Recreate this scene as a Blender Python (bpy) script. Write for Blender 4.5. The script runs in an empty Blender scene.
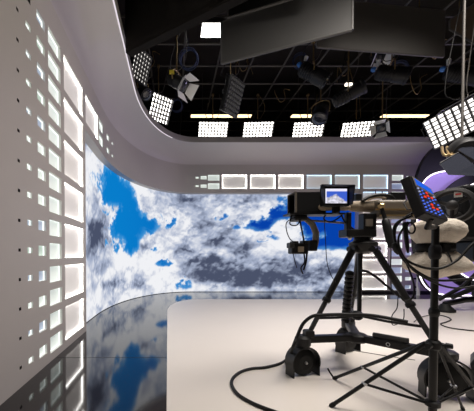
import bpy, math, random
from mathutils import Vector, Matrix, noise
random.seed(7)
C = bpy.context.scene.collection
PI = math.pi
# ------------------------------------------------------------------ camera model (metres, Y = depth)
F, U0, V0, H = 301.0, 174.0, 255.0, 1.2
TILT = .019                                  # the camera looks slightly down
VP = V0 + F * math.tan(TILT)
def ray(u, v):
    a, b = (u - U0) / F, (VP - v) / F
    return Vector((a, math.cos(TILT) + b * math.sin(TILT), b * math.cos(TILT) - math.sin(TILT)))
def at(u, v, Y): d = ray(u, v); return Vector((0, 0, H)) + d * (Y / d.y)
def fl(u, v, z=0.0): d = ray(u, v); return Vector((0, 0, H)) + d * ((z - H) / d.z)
def proj(x, y, z):
    z -= H; c, s_ = math.cos(TILT), math.sin(TILT); f = y * c - z * s_
    return U0 + F * x / f, VP - F * (z * c + y * s_) / f
# ------------------------------------------------------------------ materials
def mat(name, col, rough=.5, metal=0, spec=.5, bump=0, bscale=200, em=None, es=0, vary=0, vscale=3, ior=1.5):
    m = bpy.data.materials.new(name); m.use_nodes = True
    nt = m.node_tree; b = nt.nodes['Principled BSDF']
    b.inputs['Base Color'].default_value = (*col, 1); b.inputs['Roughness'].default_value = rough
    b.inputs['Metallic'].default_value = metal; b.inputs['IOR'].default_value = ior
    b.inputs['Specular IOR Level'].default_value = spec
    if em: b.inputs['Emission Color'].default_value = (*em, 1); b.inputs['Emission Strength'].default_value = es
    if vary or bump:
        tc = nt.nodes.new('ShaderNodeTexCoord')
    if vary:
        n = nt.nodes.new('ShaderNodeTexNoise'); n.inputs['Scale'].default_value = vscale; n.inputs['Detail'].default_value = 5
        r = nt.nodes.new('ShaderNodeMixRGB')
        r.inputs[1].default_value = (*[c * (1 - vary) for c in col], 1); r.inputs[2].default_value = (*[min(1, c * (1 + vary)) for c in col], 1)
        nt.links.new(tc.outputs['Object'], n.inputs['Vector']); nt.links.new(n.outputs['Fac'], r.inputs[0]); nt.links.new(r.outputs[0], b.inputs['Base Color'])
    if bump:
        n = nt.nodes.new('ShaderNodeTexNoise'); n.inputs['Scale'].default_value = bscale; n.inputs['Detail'].default_value = 3
        bp = nt.nodes.new('ShaderNodeBump'); bp.inputs['Strength'].default_value = bump; bp.inputs['Distance'].default_value = .01
        nt.links.new(tc.outputs['Object'], n.inputs['Vector']); nt.links.new(n.outputs['Fac'], bp.inputs['Height']); nt.links.new(bp.outputs[0], b.inputs['Normal'])
    return m
def emis(name, col, s):
    m = bpy.data.materials.new(name); m.use_nodes = True
    nt = m.node_tree; nt.nodes.clear()
    e = nt.nodes.new('ShaderNodeEmission'); e.inputs[0].default_value = (*col, 1); e.inputs[1].default_value = s
    o = nt.nodes.new('ShaderNodeOutputMaterial'); nt.links.new(e.outputs[0], o.inputs[0]); return m
def picture(name, s):
    m = emis(name, (1, 1, 1), s); nt = m.node_tree
    a = nt.nodes.new('ShaderNodeVertexColor'); a.layer_name = 'picture'
    e = [n for n in nt.nodes if n.type == 'EMISSION'][0]; nt.links.new(a.outputs[0], e.inputs[0]); return m
M = dict(
    wall=mat('painted_set_wall', (.47, .433, .40), .55, vary=.03, vscale=1.5),
    cove=mat('painted_cove', (.56, .52, .505), .5, vary=.02, vscale=1.5),
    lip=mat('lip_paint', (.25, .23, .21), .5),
    gloss=mat('black_gloss_floor', (.010, .009, .009), .07, spec=.5, ior=1.65),
    stage=mat('white_vinyl_floor', (.72, .665, .61), .38, spec=.35, vary=.03, vscale=1.2),
    stage_edge=mat('vinyl_edge', (.6, .55, .5), .5),
    seam=mat('seam', (.004, .004, .004), .7),
    black=mat('black_paint', (.006, .0055, .0055), .55, spec=.3, vary=.2, vscale=4),
    void=mat('black_studio_paint', (.022, .018, .015), .9, vary=.3, vscale=2),
    pipe=mat('black_pipe', (.085, .078, .07), .45),
    blackmetal=mat('black_anodised_metal', (.007, .0068, .0068), .4, spec=.35),
    blackplastic=mat('black_plastic', (.007, .007, .008), .5, spec=.35, bump=.1, bscale=300),
    darkgrey=mat('dark_grey_plastic', (.028, .027, .028), .5, spec=.4, bump=.1, bscale=200),
    rubber=mat('black_rubber', (.006, .006, .006), .6, spec=.3),
    cable=mat('black_cable', (.006, .0055, .0055), .55, spec=.3),
    bluecable=mat('dark_blue_cable', (.02, .03, .08), .5),
    brass=mat('brass_hardware', (.30, .21, .10), .4, metal=.7),
    steel=mat('steel', (.5, .5, .5), .3, metal=1),
    flagblack=mat('black_fabric', (.009, .0075, .006), .9, spec=.15, bump=.25, bscale=4),
    flaggrey=mat('grey_board', (.075, .073, .07), .5, vary=.05),
    flaggrey2=mat('dark_grey_board', (.085, .079, .073), .6, vary=.05),
    flagbrown=mat('brown_board', (.10, .07, .045), .7, vary=.1),
    rim=mat('board_rim', (.10, .097, .092), .45),
    khaki=mat('khaki_fabric', (.33, .265, .19), .8, bump=.5, bscale=60, vary=.2, vscale=14),
    khakigrey=mat('khaki_grey_body', (.17, .145, .115), .5, vary=.15, vscale=8),
    gold=mat('gold_rail', (.7, .5, .25), .3, metal=.8),
    fleece=mat('beige_fleece', (.74, .66, .56), .95, bump=.9, bscale=70, vary=.15, vscale=22),
    whitemetal=mat('white_metal', (.75, .75, .72), .4),
    blue=mat('blue_knob', (.05, .2, .6), .4), yellow=mat('yellow_tag', (.75, .6, .05), .5),
    red=mat('red_tag', (.5, .03, .03), .5),
    recess=mat('white_recess', (.8, .79, .76), .5), pit=mat('dark_recess', (.03, .028, .025), .6),
    diffuser=mat('opal_panel', (.78, .75, .71), .5, em=(1, .95, .88), es=.14),
    diffm=mat('opal_panel_lit', (.7, .72, .68), .45, em=(.88, 1.0, .92), es=.38),
    diffb=mat('opal_panel_blue', (.5, .56, .68), .4, em=(.55, .72, 1.0), es=.14),
    diffg=mat('opal_panel_green', (.55, .65, .58), .4, em=(.75, 1.0, .8), es=.18),
    strip=emis('led_strip', (1, .98, .95), 13), stripblue=emis('led_strip_blue', (.45, .72, 1), 5), stripsmall=emis('led_strip_small', (.9, .98, .95), 1.5),
    cell=emis('led_cell', (1, .95, .88), 6), cellnear=emis('led_cell_soft', (1, .95, .9), 1.9), warm=emis('warm_tube', (1, .74, .42), 2.6), softlight=emis('softlight', (1, .97, .92), 8),
    bracketglow=emis('bracket_glow', (1, .9, .75), 2.5),
    rimglow=emis('rim_glow', (1, .92, 1), .85),
    glass=mat('dark_glass', (.02, .022, .03), .08, spec=.8),
    neon=emis('neon_tube', (1, .9, 1), 3), neonpink=emis('neon_pink', (1, .62, .55), 3),
    purple=mat('purple_panel', (.36, .26, .66), .5, em=(.40, .27, .78), es=.42),
    lcd=emis('lcd_blue', (.02, .13, .8), 1.0),
    kblue=emis('key_blue', (.10, .2, 1.0), .9), kred=emis('key_red', (1.0, .06, .03), 1.0), kwhite=emis('key_white', (.6, .65, 1), .6),
    keyface=mat('keypad_face', (.035, .035, .045), .35), keytop=mat('keypad_top', (.22, .20, .19), .45),
    tread=mat('printed_white', (.6, .6, .6), .6),
    screen=picture('led_wall_picture', .95), monitor=picture('monitor_picture', 1.0),
)
# ------------------------------------------------------------------ mesh builder
class MB:
    def __init__(s): s.v = []; s.f = []
    def add(s, vs, fs):
        b = len(s.v); s.v += [Vector(p) for p in vs]; s.f += [tuple(b + i for i in f) for f in fs]; return s
    def box(s, c, size, R=None):
        c = Vector(c); hx, hy, hz = [d / 2 for d in size]
        vs = [Vector((x, y, z)) for z in (-hz, hz) for y in (-hy, hy) for x in (-hx, hx)]
        if R is not None: vs = [R @ p for p in vs]
        return s.add([c + p for p in vs], [(0, 2, 3, 1), (4, 5, 7, 6), (0, 1, 5, 4), (2, 6, 7, 3), (0, 4, 6, 2), (1, 3, 7, 5)])
    def hexa(s, a, b):   # two quads a (4 pts) and b (4 pts) joined into a solid
        return s.add(list(a) + list(b), [(3, 2, 1, 0), (4, 5, 6, 7), (0, 1, 5, 4), (1, 2, 6, 5), (2, 3, 7, 6), (3, 0, 4, 7)])
    def cyl(s, p0, p1, r0, r1=None, n=16):
        return s.lathe(p0, p1, [(0, r0), (1, r0 if r1 is None else r1)], n)
    def lathe(s, p0, p1, prof, n=20, caps=True):
        p0, p1 = Vector(p0), Vector(p1); d = p1 - p0
        ax = d.normalized(); a = ax.orthogonal().normalized(); b = ax.cross(a)
        vs, fs = [], []
        for t, r in prof:
            for i in range(n):
                an = 2 * PI * i / n
                vs.append(p0 + d * t + (a * math.cos(an) + b * math.sin(an)) * r)
        for k in range(len(prof) - 1):
            for i in range(n):
                j = (i + 1) % n
                fs.append((k * n + i, k * n + j, (k + 1) * n + j, (k + 1) * n + i))
        if caps:
            fs.append(tuple(reversed(range(n)))); fs.append(tuple((len(prof) - 1) * n + i for i in range(n)))
        return s.add(vs, fs)
    def tube(s, pts, r, n=8, smooth=0, closed=False):
        pts = [Vector(p) for p in pts]
        if smooth: pts = spline(pts, smooth, closed)
        m = len(pts); vs, fs = [], []; prev = None
        for k in range(m):
            if closed: t = pts[(k + 1) % m] - pts[k - 1]
            else: t = pts[min(k + 1, m - 1)] - pts[max(k - 1, 0)]
            t.normalize()
            a = t.orthogonal().normalized() if prev is None else (prev - t * prev.dot(t)).normalized()
            prev = a; b = t.cross(a)
            rr = r[k] if isinstance(r, (list, tuple)) else r
            for i in range(n):
                an = 2 * PI * i / n; vs.append(pts[k] + (a * math.cos(an) + b * math.sin(an)) * rr)
        for k in range(m if closed else m - 1):
            k2 = (k + 1) % m
            for i in range(n):
                j = (i + 1) % n; fs.append((k * n + i, k * n + j, k2 * n + j, k2 * n + i))
        if not closed: fs += [tuple(reversed(range(n))), tuple((m - 1) * n + i for i in range(n))]
        return s.add(vs, fs)
    def ring(s, c, axis, R, r, n=40, m=10, sx=1):
        c = Vector(c); ax = Vector(axis).normalized(); a = ax.orthogonal().normalized(); b = ax.cross(a)
        return s.tube([c + (a * math.cos(2 * PI * i / n) * sx + b * math.sin(2 * PI * i / n)) * R for i in range(n)], r, m, closed=True)
    def build(s, name, material, parent=None, smooth=None, bevel=0, bseg=2):
        o0 = ORG.get(parent.name, Vector((0, 0, 0))) if parent else Vector((0, 0, 0))
        me = bpy.data.meshes.new(name)
        me.from_pydata([p - o0 for p in s.v], [], s.f); me.materials.append(material)
        if smooth is not None:
            me.shade_smooth(); me.set_sharp_from_angle(angle=math.radians(smooth))
        o = bpy.data.objects.new(name, me); C.objects.link(o)
        if parent: o.parent = parent; ORG[o.name] = o0
        if bevel:
            bv = o.modifiers.new('bevel', 'BEVEL'); bv.width = bevel; bv.segments = bseg; bv.limit_method = 'ANGLE'
        return o
ORG = {}
def spline(p, k, closed=False):
    out = []; m = len(p)
    for i in range(m if closed else m - 1):
        p0 = p[(i - 1) % m] if closed else p[max(i - 1, 0)]; p1 = p[i]; p2 = p[(i + 1) % m]; p3 = p[(i + 2) % m] if closed else p[min(i + 2, m - 1)]
        for j in range(k):
            t = j / k
            out.append(.5 * ((2 * p1) + (p2 - p0) * t + (2 * p0 - 5 * p1 + 4 * p2 - p3) * t * t + (3 * p1 - p0 - 3 * p2 + p3) * t ** 3))
    if not closed: out.append(p[-1])
    return out
def tag(o, label=None, cat=None, group=None, kind=None):
    for k, v in (('label', label), ('category', cat), ('group', group), ('kind', kind)):
        if v: o[k] = v
    return o
def thing(name, loc, label, cat, group=None):
    o = bpy.data.objects.new(name, None); C.objects.link(o); o.empty_display_size = .1
    o.location = loc; ORG[o.name] = Vector(loc); return tag(o, label, cat, group)
def solo(mb, name, material, label, cat, group=None, smooth=40, bevel=0):   # a thing that is one mesh, its origin at its lowest point
    lo = min(mb.v, key=lambda p: p.z).copy()
    mb.v = [p - lo for p in mb.v]
    o = mb.build(name, material, None, smooth, bevel); o.location = lo; return tag(o, label, cat, group)
def struct(mb, name, material, smooth=None): return tag(mb.build(name, material, None, smooth), kind='structure')
ORD = 'first second third fourth fifth sixth seventh eighth ninth tenth eleventh twelfth thirteenth fourteenth'.split()

# ------------------------------------------------------------------ the set: plan curves
XC, YC = .6, 5.9
def plan(a, b, ystart, xend, n=40):
    """left straight run, quarter ellipse, back straight run: list of (x, y)"""
    return [(XC - a, ystart)] + [(XC - a * math.cos(PI / 2 * i / n), YC + b * math.sin(PI / 2 * i / n)) for i in range(n + 1)] + [(xend, YC + b)]
XL, YB = -1.387, 9.55                       # face of the left wall, face of the back wall
FA, FB = XC - XL, YB - YC
SA, SB = FA + .16, FB + .22                 # the video wall sits 16 cm behind the face
LA, LB = FA - .61, FB - .80                 # lip of the ceiling opening
XR = 12.0
SCR_TOP, ZC = 3.16, 4.05
YE = 4.744                                  # end of the full height left wall
XE = 5.86                                   # start of the full height back wall
PITCH, TOP = .532, 3.73
# columns: (start along the run, width, rows, height, kind)
def rows_for(kind): return 7 if kind == 'large' else 14
GEOM = {'large': (.79, .437), 'medium': (.365, .182), 'small': (.19, .106), 'mini': (.10, .056), 'dot': (.04, .028)}
def row_z(kind, k):
    h = GEOM[kind][1]
    if kind == 'large': z1 = TOP - PITCH * k; return z1 - h, z1
    c = TOP - .091 - PITCH / 2 * k
    return c - h / 2, c + h / 2
left_cols = [('dot', 2.685), ('mini', 2.855), ('small', 3.085), ('medium', 3.36), ('large', 3.835)]
left_top = [('large', 4.765), ('medium', 5.62)]                         # above the video wall, straight part
arc_top = [('small', .055), ('mini', .12)]                             # on the curve (start angle / (pi/2))
back_top = [('mini', .68), ('small', .84), ('medium', 1.07)] + [('large', 1.515 + .892 * i) for i in range(5)]
back_cols = [('large', 1.515 + .892 * 5), ('medium', 6.88), ('small', 7.34), ('mini', 7.61)]

def sheet(mb, cols, P, z0, z1, strips):
    """P(s) -> (x, y).  strips: sorted list of (s0, s1, [(z0, z1) holes])"""
    for s0, s1, holes in strips:
        zs = [z0]
        for a, b in sorted(holes): zs += [a, b]
        zs.append(z1)
        for i in range(0, len(zs), 2):
            if zs[i + 1] - zs[i] > 1e-4:
                (x0, y0), (x1, y1) = P(s0), P(s1)
                mb.add([(x0, y0, zs[i]), (x1, y1, zs[i]), (x1, y1, zs[i + 1]), (x0, y0, zs[i + 1])], [(0, 1, 2, 3)])
def strips_of(cols, s0, s1, top_only=False):
    out = []; s = s0
    for kind, a in cols:
        w = GEOM[kind][0]; n = rows_for(kind)
        if top_only: n = n // 7
        out.append((s, a, [])); out.append((a, a + w, [row_z(kind, k) for k in range(n)])); s = a + w
    out.append((s, s1, [])); return out
# left wall
mb = MB(); PL = lambda s: (XL, s)
sheet(mb, None, PL, 0, ZC, strips_of(left_cols, -2.0, YE))
sheet(mb, None, PL, SCR_TOP, ZC, strips_of(left_top, YE, YC, True))
mb.add([(XL, YE, 0), (XL - .16, YE, 0), (XL - .16, YE, SCR_TOP), (XL, YE, SCR_TOP)], [(0, 1, 2, 3)])
struct(mb, 'wall_left', M['wall'])
# curved corner above the video wall and the back wall
mb = MB()
NA = 48
def PA(t): return (XC - FA * math.cos(PI / 2 * t), YC + FB * math.sin(PI / 2 * t))
ARC = []
def arc_panel(kind, t0):
    w = GEOM[kind][0]; (x0, y0) = PA(t0); t1 = t0
    while math.hypot(PA(t1)[0] - x0, PA(t1)[1] - y0) < w: t1 += .0005
    return t0, t1
st = []; s = 0
for kind, t0 in arc_top:
    a, b = arc_panel(kind, t0); ARC.append((kind, a, b)); st.append((s, a, [])); st.append((a, b, [row_z(kind, k) for k in range(2)])); s = b
while s < 1 - 1e-6:
    e = min(1, s + 1 / NA); st.append((s, e, [])); s = e
sheet(mb, None, PA, SCR_TOP, ZC, st)
PB = lambda s: (s, YB)
sheet(mb, None, PB, SCR_TOP, ZC, strips_of(back_top, XC, XE, True))
sheet(mb, None, PB, 0, ZC, strips_of(back_cols, XE, XR))
mb.add([(XE, YB, 0), (XE, YB + .22, 0), (XE, YB + .22, SCR_TOP), (XE, YB, SCR_TOP)], [(3, 2, 1, 0)])
# soffit over the recessed screen
fa = [(XL, YE)] + [PA(i / NA) for i in range(NA + 1)] + [(XE, YB)]
sa = [(XL - .16, YE)] + [(XC - SA * math.cos(PI / 2 * i / NA), YC + SB * math.sin(PI / 2 * i / NA)) for i in range(NA + 1)] + [(XE, YB + .22)]
for i in range(len(fa) - 1):
    mb.add([(*fa[i], SCR_TOP), (*fa[i + 1], SCR_TOP), (*sa[i + 1], SCR_TOP), (*sa[i], SCR_TOP)], [(0, 3, 2, 1)])
struct(mb, 'wall_back', M['wall'], 20)
# cove + lip
mb = MB(); prof = [(FA, FB, ZC)]
for i in range(1, 9):
    an = PI / 2 * i / 8
    d = .61 * (1 - math.cos(an)); z = ZC + .40 * math.sin(an)
    prof.append((d, z))
rings = [(0, ZC)] + prof[1:]
NP = 64
def plan_off(d):
    e = d * .80 / .61
  
    return [(XL + d, -2.0), (XL + d, 0.), (XL + d, 2.), (XL + d, 4.)] + [(XC - (FA - d) * math.cos(PI / 2 * i / NP), YC + (FB - e) * math.sin(PI / 2 * i / NP)) for i in range(NP + 1)] + [(4., YB - e), (8., YB - e), (XR, YB - e)]
def loft(mb, rings):
    L = [[(x, y, z) for x, y in plan_off(d)] for d, z in rings]
    n = len(L[0]); vs = [p for r in L for p in r]
    mb.add(vs, [(k * n + i, k * n + i + 1, (k + 1) * n + i + 1, (k + 1) * n + i) for k in range(len(L) - 1) for i in range(n - 1)])
loft(mb, rings); struct(mb, 'trim_1', M['cove'], 60)
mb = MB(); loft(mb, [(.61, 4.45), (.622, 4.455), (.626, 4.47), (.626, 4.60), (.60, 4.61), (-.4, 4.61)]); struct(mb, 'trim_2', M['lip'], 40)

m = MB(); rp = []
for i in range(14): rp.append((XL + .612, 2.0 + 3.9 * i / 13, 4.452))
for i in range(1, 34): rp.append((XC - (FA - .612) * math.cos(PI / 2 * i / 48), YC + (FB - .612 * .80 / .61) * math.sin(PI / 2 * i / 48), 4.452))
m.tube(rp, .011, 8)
solo(m, 'rim_edge_highlight', M['rimglow'], 'thin pale violet added highlight line along the left ceiling rim', 'edge highlight')  # glowing tube added to stand for light caught on the lip edge
# ------------------------------------------------------------------ floor
mb = MB(); mb.add([(-4, -4, 0), (XR + 1, -4, 0), (XR + 1, 16, 0), (-4, 16, 0)], [(0, 1, 2, 3)]); struct(mb, 'floor', M['gloss'])
mb = MB(); SX, SY, T = -.14, 8.10, .008
out = [(.06, -3.5)] + [(SX + .75 - .75 * math.cos(PI / 2 * i / 16), SY - 1.7 + 1.7 * math.sin(PI / 2 * i / 16)) for i in range(17)] + [(XR, SY), (XR, -3.5)]
n = len(out)
mb.add([(x, y, T) for x, y in out] + [(x, y, 0) for x, y in out], [tuple(reversed(range(n)))] + [(i, (i + 1) % n, n + (i + 1) % n, n + i) for i in range(n)])
struct(mb, 'floor_stage', M['stage'])
mb = MB(); mb.box((-.74, 3.50, .0006), (1.29, .006, .0012)); struct(mb, 'trim_3', M['seam'])
mb = MB()
mb.box((XE + 3.1, YB - .02, .03), (6.2, .04, .06)); struct(mb, 'baseboard_back', M['black'])
# black studio shell
mb = MB(); mb.add([(-4, -4, 7.4), (XR + 1, -4, 7.4), (XR + 1, 16, 7.4), (-4, 16, 7.4)], [(0, 3, 2, 1)]); struct(mb, 'ceiling', M['void'])
mb = MB(); mb.add([(-4, 16, 0), (XR + 1, 16, 0), (XR + 1, 16, 7.4), (-4, 16, 7.4)], [(0, 3, 2, 1)]); struct(mb, 'wall_far', M['void'])
mb = MB(); mb.add([(XR + 1, -4, 0), (XR + 1, 16, 0), (XR + 1, 16, 7.4), (XR + 1, -4, 7.4)], [(0, 3, 2, 1)]); struct(mb, 'wall_right', M['void'])
mb = MB(); mb.add([(-4, -4, 0), (-4, 16, 0), (-4, 16, 7.4), (-4, -4, 7.4)], [(0, 1, 2, 3)]); struct(mb, 'wall_outer', M['void'])
mb = MB(); mb.add([(-4, -4, 0), (XR + 1, -4, 0), (XR + 1, -4, 7.4), (-4, -4, 7.4)], [(0, 1, 2, 3)]); struct(mb, 'wall_front', M['void'])

# ------------------------------------------------------------------ lit panels in the walls
cache = {}
def panel_meshes(kind, tint):
    if (kind, tint) in cache: return cache[(kind, tint)]
    w, h = GEOM[kind]; d = {'large': .048, 'medium': .055, 'small': .045, 'mini': .035, 'dot': .04}[kind]
    # local frame: x along the wall, y = into the wall, z up, origin = lower left front corner
    body = MB()
    i_ = .0006
    body.add([(i_, i_, i_), (w - i_, i_, i_), (w - i_, i_, h - i_), (i_, i_, h - i_), (i_, d, i_), (w - i_, d, i_), (w - i_, d, h - i_), (i_, d, h - i_)], [(0, 1, 5, 4), (1, 2, 6, 5), (2, 3, 7, 6), (3, 0, 4, 7)])
    dif = MB(); dif.add([(0, d, 0), (w, d, 0), (w, d, h), (0, d, h)], [(0, 1, 2, 3)])
    st = MB(); e = .0015; y0, y1 = d * .55, d * .9
    st.add([(e, y0, e), (w - e, y0, e), (w - e, y0, h - e), (e, y0, h - e), (e, y1, e), (w - e, y1, e), (w - e, y1, h - e), (e, y1, h - e)], [(0, 1, 5, 4), (1, 2, 6, 5), (2, 3, 7, 6), (3, 0, 4, 7)])
    out = []
    sm = {'large': M['strip'], 'blue': M['stripblue']}.get(tint if tint == 'blue' else kind, M['stripsmall'])
    dm = M['diffuser'] if kind == 'large' else {'b': M['diffb'], 'g': M['diffg'], 'w': M['diffm']}.get(tint, M['diffm'])
    for nm, b, mt in (('niche_light', body, M['pit'] if kind == 'dot' else M['recess']), ('diffuser', dif, M['pit'] if kind == 'dot' else dm), ('led_strip', st, sm)):
        if kind == 'dot' and nm == 'led_strip': continue
        me = bpy.data.meshes.new(nm); me.from_pydata([tuple(p) for p in b.v], [], b.f); me.materials.append(mt); out.append((nm, me))
    cache[(kind, tint)] = out; return out
def panel(kind, p0, p1, z, label, group, tint='w'):
    (x0, y0), (x1, y1) = p0, p1
    ms = panel_meshes(kind, tint)
    name = 'dark_wall_recess' if kind == 'dot' else 'niche_light'
    r = bpy.data.objects.new(name, ms[0][1]); C.objects.link(r)
    r.location = (x0, y0, z); r.rotation_euler = (0, 0, math.atan2(y1 - y0, x1 - x0))
    tag(r, label, 'wall recess' if kind == 'dot' else 'light panel', group)
    for nm, me in ms[1:]:
        c = bpy.data.objects.new(nm, me); C.objects.link(c); c.parent = r
SIZE = {'large': 'large glowing wall panel', 'medium': 'medium glowing wall panel', 'small': 'small lit wall window', 'mini': 'mini lit wall window', 'dot': 'tiny dark hole'}
for kind, s in left_cols:
    for k in range(rows_for(kind)):
        z0, z1 = row_z(kind, k); w = GEOM[kind][0]
        if V0 - (z1 - H) / -XL * (-XL / s * F) * 1.0 < -4 and kind in ('dot',) and k < 1: pass
        v_mid = V0 - ((z0 + z1) / 2 - H) / s * F
        if v_mid < -2: continue
        where = {'large': 'of the column beside the video screen', 'medium': 'in the column next to the large panels', 'small': 'in the third column from the screen', 'mini': 'in the fourth column from the screen', 'dot': 'in the outermost left wall column'}[kind]
        first = next(j for j in range(14) if V0 - (sum(row_z(kind, j)) / 2 - H) / s * F >= -2)
        n = k - first
        lab = f"{SIZE[kind]}, {ORD[n]} from the top {where}"
        tint = 'w'
        if kind in ('small', 'mini'): tint = ['b', 'g', 'b', 'g', 'b', 'w', 'w', 'w', 'b', 'g', 'b', 'w', 'b', 'w'][k]
        if kind == 'medium': tint = 'w'
        panel(kind, (XL, s), (XL, s + w), z0, lab, f"{kind} panels of the left wall", tint)
for kind, s in left_top:
    for k in range(1 if kind == 'large' else 2):
        z0, z1 = row_z(kind, k); w = GEOM[kind][0]
        lab = 'large glowing wall panel directly above the left end of the video screen' if kind == 'large' else f"{('upper', 'lower')[k]} of two medium lit panels above the video screen's left end"
        panel(kind, (XL, s), (XL, s + w), z0, lab, 'panels above the left end of the screen')
for kind, a, b in ARC:
    for k in range(2):
        z0, z1 = row_z(kind, k)
        panel(kind, PA(a), PA(b), z0, f"{('upper', 'lower')[k]} of two {'small' if kind == 'small' else 'mini'} lit windows where the wall starts curving", 'panels above the left end of the screen', 'g' if k else 'w')
nl = 0
for kind, s in back_top:
    w = GEOM[kind][0]
    for k in range(1 if kind == 'large' else 2):
        z0, z1 = row_z(kind, k)
        if kind == 'large':
            lab = f"large glowing panel over the video screen, {ORD[nl]} of the back wall row"; nl += 1
        else:
            lab = f"{('upper', 'lower')[k]} of two {kind} lit panels at the start of the back wall row"
        panel(kind, (s, YB), (s + w, YB), z0, lab, 'panels in the row above the video screen', 'blue' if kind == 'large' and nl > 3 else 'w')
for kind, s in back_cols:
    w = GEOM[kind][0]
    for k in range(rows_for(kind)):
        if kind == 'mini' and (k < 5 or k > 9): continue
        z0, z1 = row_z(kind, k)
        lab = f"{SIZE[kind]} behind the camera tripod, {ORD[k - (5 if kind == 'mini' else 0)]} from the top of its column"
        panel(kind, (s, YB), (s + w, YB), z0, lab, f"{kind} panels right of the video screen", 'blue' if kind == 'large' and k < 2 else ('b' if k % 2 and kind != 'large' else 'w'))

# ------------------------------------------------------------------ video wall and its picture of a cloudy sky
def fbm(x, y, oct=5, sd=0.0):
    a, f, s = .5, 1.0, 0.0
    for _ in range(oct):
        s += a * noise.noise(Vector((x * f + sd, y * f - sd, sd * 1.7))); a *= .55; f *= 2.05
    return s
def sm(a, b, x):
    t = max(0., min(1., (x - a) / (b - a))); return t * t * (3 - 2 * t)
BLUE = [(124, 196, 10, 15, -25, 1.3), (135, 214, 10, 8, 0, 1.2),   # cx, cy, rx, ry, rotation (deg), strength   (frame coordinates of the photographed picture)
    (114, 189, 14, 21, -20, 1.5), (128, 222, 18, 18, -20, 1.5), (144, 223, 15, 7, 15, 1.4), (131, 243, 9, 15, 0, 1.4), (129, 205, 10, 13, -20, 1.3), (115, 246, 3.5, 7, 0, .9), (107, 213, 4, 6, 0, .8), (120, 180, 9, 5, 35, .8),
    (115, 248, 4, 8, 0, 1.0), (106, 243, 3, 6, 0, .7), (163, 263, 11, 4.5, -12, 1.2), (148, 231, 8, 3, 0, 1.0), (172, 222, 3, 5, 20, 1.0), (154, 250, 6, 2.5, 0, .8), (184, 286, 8, 5, 0, .75), (170, 226, 5, 4.5, -30, 1.0), (152, 226, 3, 3.5, 0, .95), (222, 217, 7, 2.4, -20, .85), (237, 226.5, 5, 3, 0, .9), (214, 287, 6, 2, 0, .5), (162, 217, 2, 4, 0, .6),
    (262, 223, 20, 6.5, -10, 1.15), (282, 214, 22, 8, -8, 1.1), (272, 234, 10, 5, 10, .9), (262, 241, 10, 2.5, 0, .8), (316, 218, 24, 18, 0, 1.7), (340, 225, 24, 26, 0, 1.9), (325, 240, 22, 10, -12, 1.2), (284, 199, 10, 4, -20, .6), (330, 204, 60, 8, 0, 1.0)]
WHITE = [(112, 216, 4, 9, 0, .9), (109, 222, 4, 5, 0, .8), (104, 182, 3, 6, 0, .5), (121, 178, 3, 6, 20, .5), (288, 229, 11, 8, 0, 1.2), (324, 234, 7, 5, -45, .8), (266, 209, 12, 5, -15, .7), (325, 258, 24, 6, -8, 1.0), (245, 236, 18, 6, 0, .8), (112, 235, 4, 7, 0, .6), (118, 208, 3, 4, 0, .5), (100, 205, 6, 20, 0, .6),
    (264, 250, 22, 8, 0, .9), (185, 227, 12, 7, 0, .6), (137, 262, 30, 10, 0, .7), (150, 198, 12, 14, 0, .6), (340, 278, 20, 6, -15, .9), (290, 289, 60, 3, 0, .8), (260, 257, 20, 6, -8, .5), (218, 250, 14, 4, 0, .6)]
GREY = [(97, 235, 11, 20, 0, 1.3), (92, 213, 5, 22, 10, .8), (110, 285, 16, 5, -8, 1.1), (134, 286, 9, 4, 0, 1.0), (180, 200, 24, 12, 0, .75), (200, 197, 30, 8, 0, .6), (201, 230, 11, 7, 0, .75), (186, 246, 12, 8, 0, 1.0), (226, 244, 18, 6, 0, .9),
    (207, 261, 22, 7, -8, 1.15), (222, 274, 26, 10, 0, 1.5), (240, 248, 14, 7, 0, 1.0), (258, 276, 36, 8, 0, 1.45), (272, 268, 22, 9, 0, .9), (300, 271, 22, 8, 8, 1.15), (325, 270, 28, 6, -8, 1.0), (250, 200, 22, 6, 0, .7), (340, 290, 30, 3, 0, .8), (103, 262, 5, 10, 0, .7), (146, 247, 5, 4, 0, .5)]
def field(L, x, y):
    b = 0
    for cx, cy, rx, ry, rot, s in L:
        dx, dy = x - cx, y - cy
        if abs(dx) > 2.6 * max(rx, ry) or abs(dy) > 2.6 * max(rx, ry): continue
        c, sn = math.cos(math.radians(rot)), math.sin(math.radians(rot))
        q = ((dx * c + dy * sn) / rx) ** 2 + ((-dx * sn + dy * c) / ry) ** 2
        b = max(b, s * math.exp(-.75 * q)) if q < 7 else b
    return b
def lin(c): return [((v / 255 + .055) / 1.055) ** 2.4 if v > 10 else v / 255 / 12.92 for v in c]
SKY_L, SKY_R = lin((8, 128, 208)), lin((6, 66, 172))
def puffs(x, y):
    """round cauliflower puffs: about -.5 in the creases, +.5 on the tops"""
    t, a, f = 0.0, 1.0, 1.0
    for o in range(4):
        d = noise.voronoi(Vector((x * f + o * 7.3, y * f - o * 3.1, o * 1.9)))[0][0]
        t += a * (.52 - d) * 1.6; a *= .52; f *= 2.1
    return t
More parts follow.
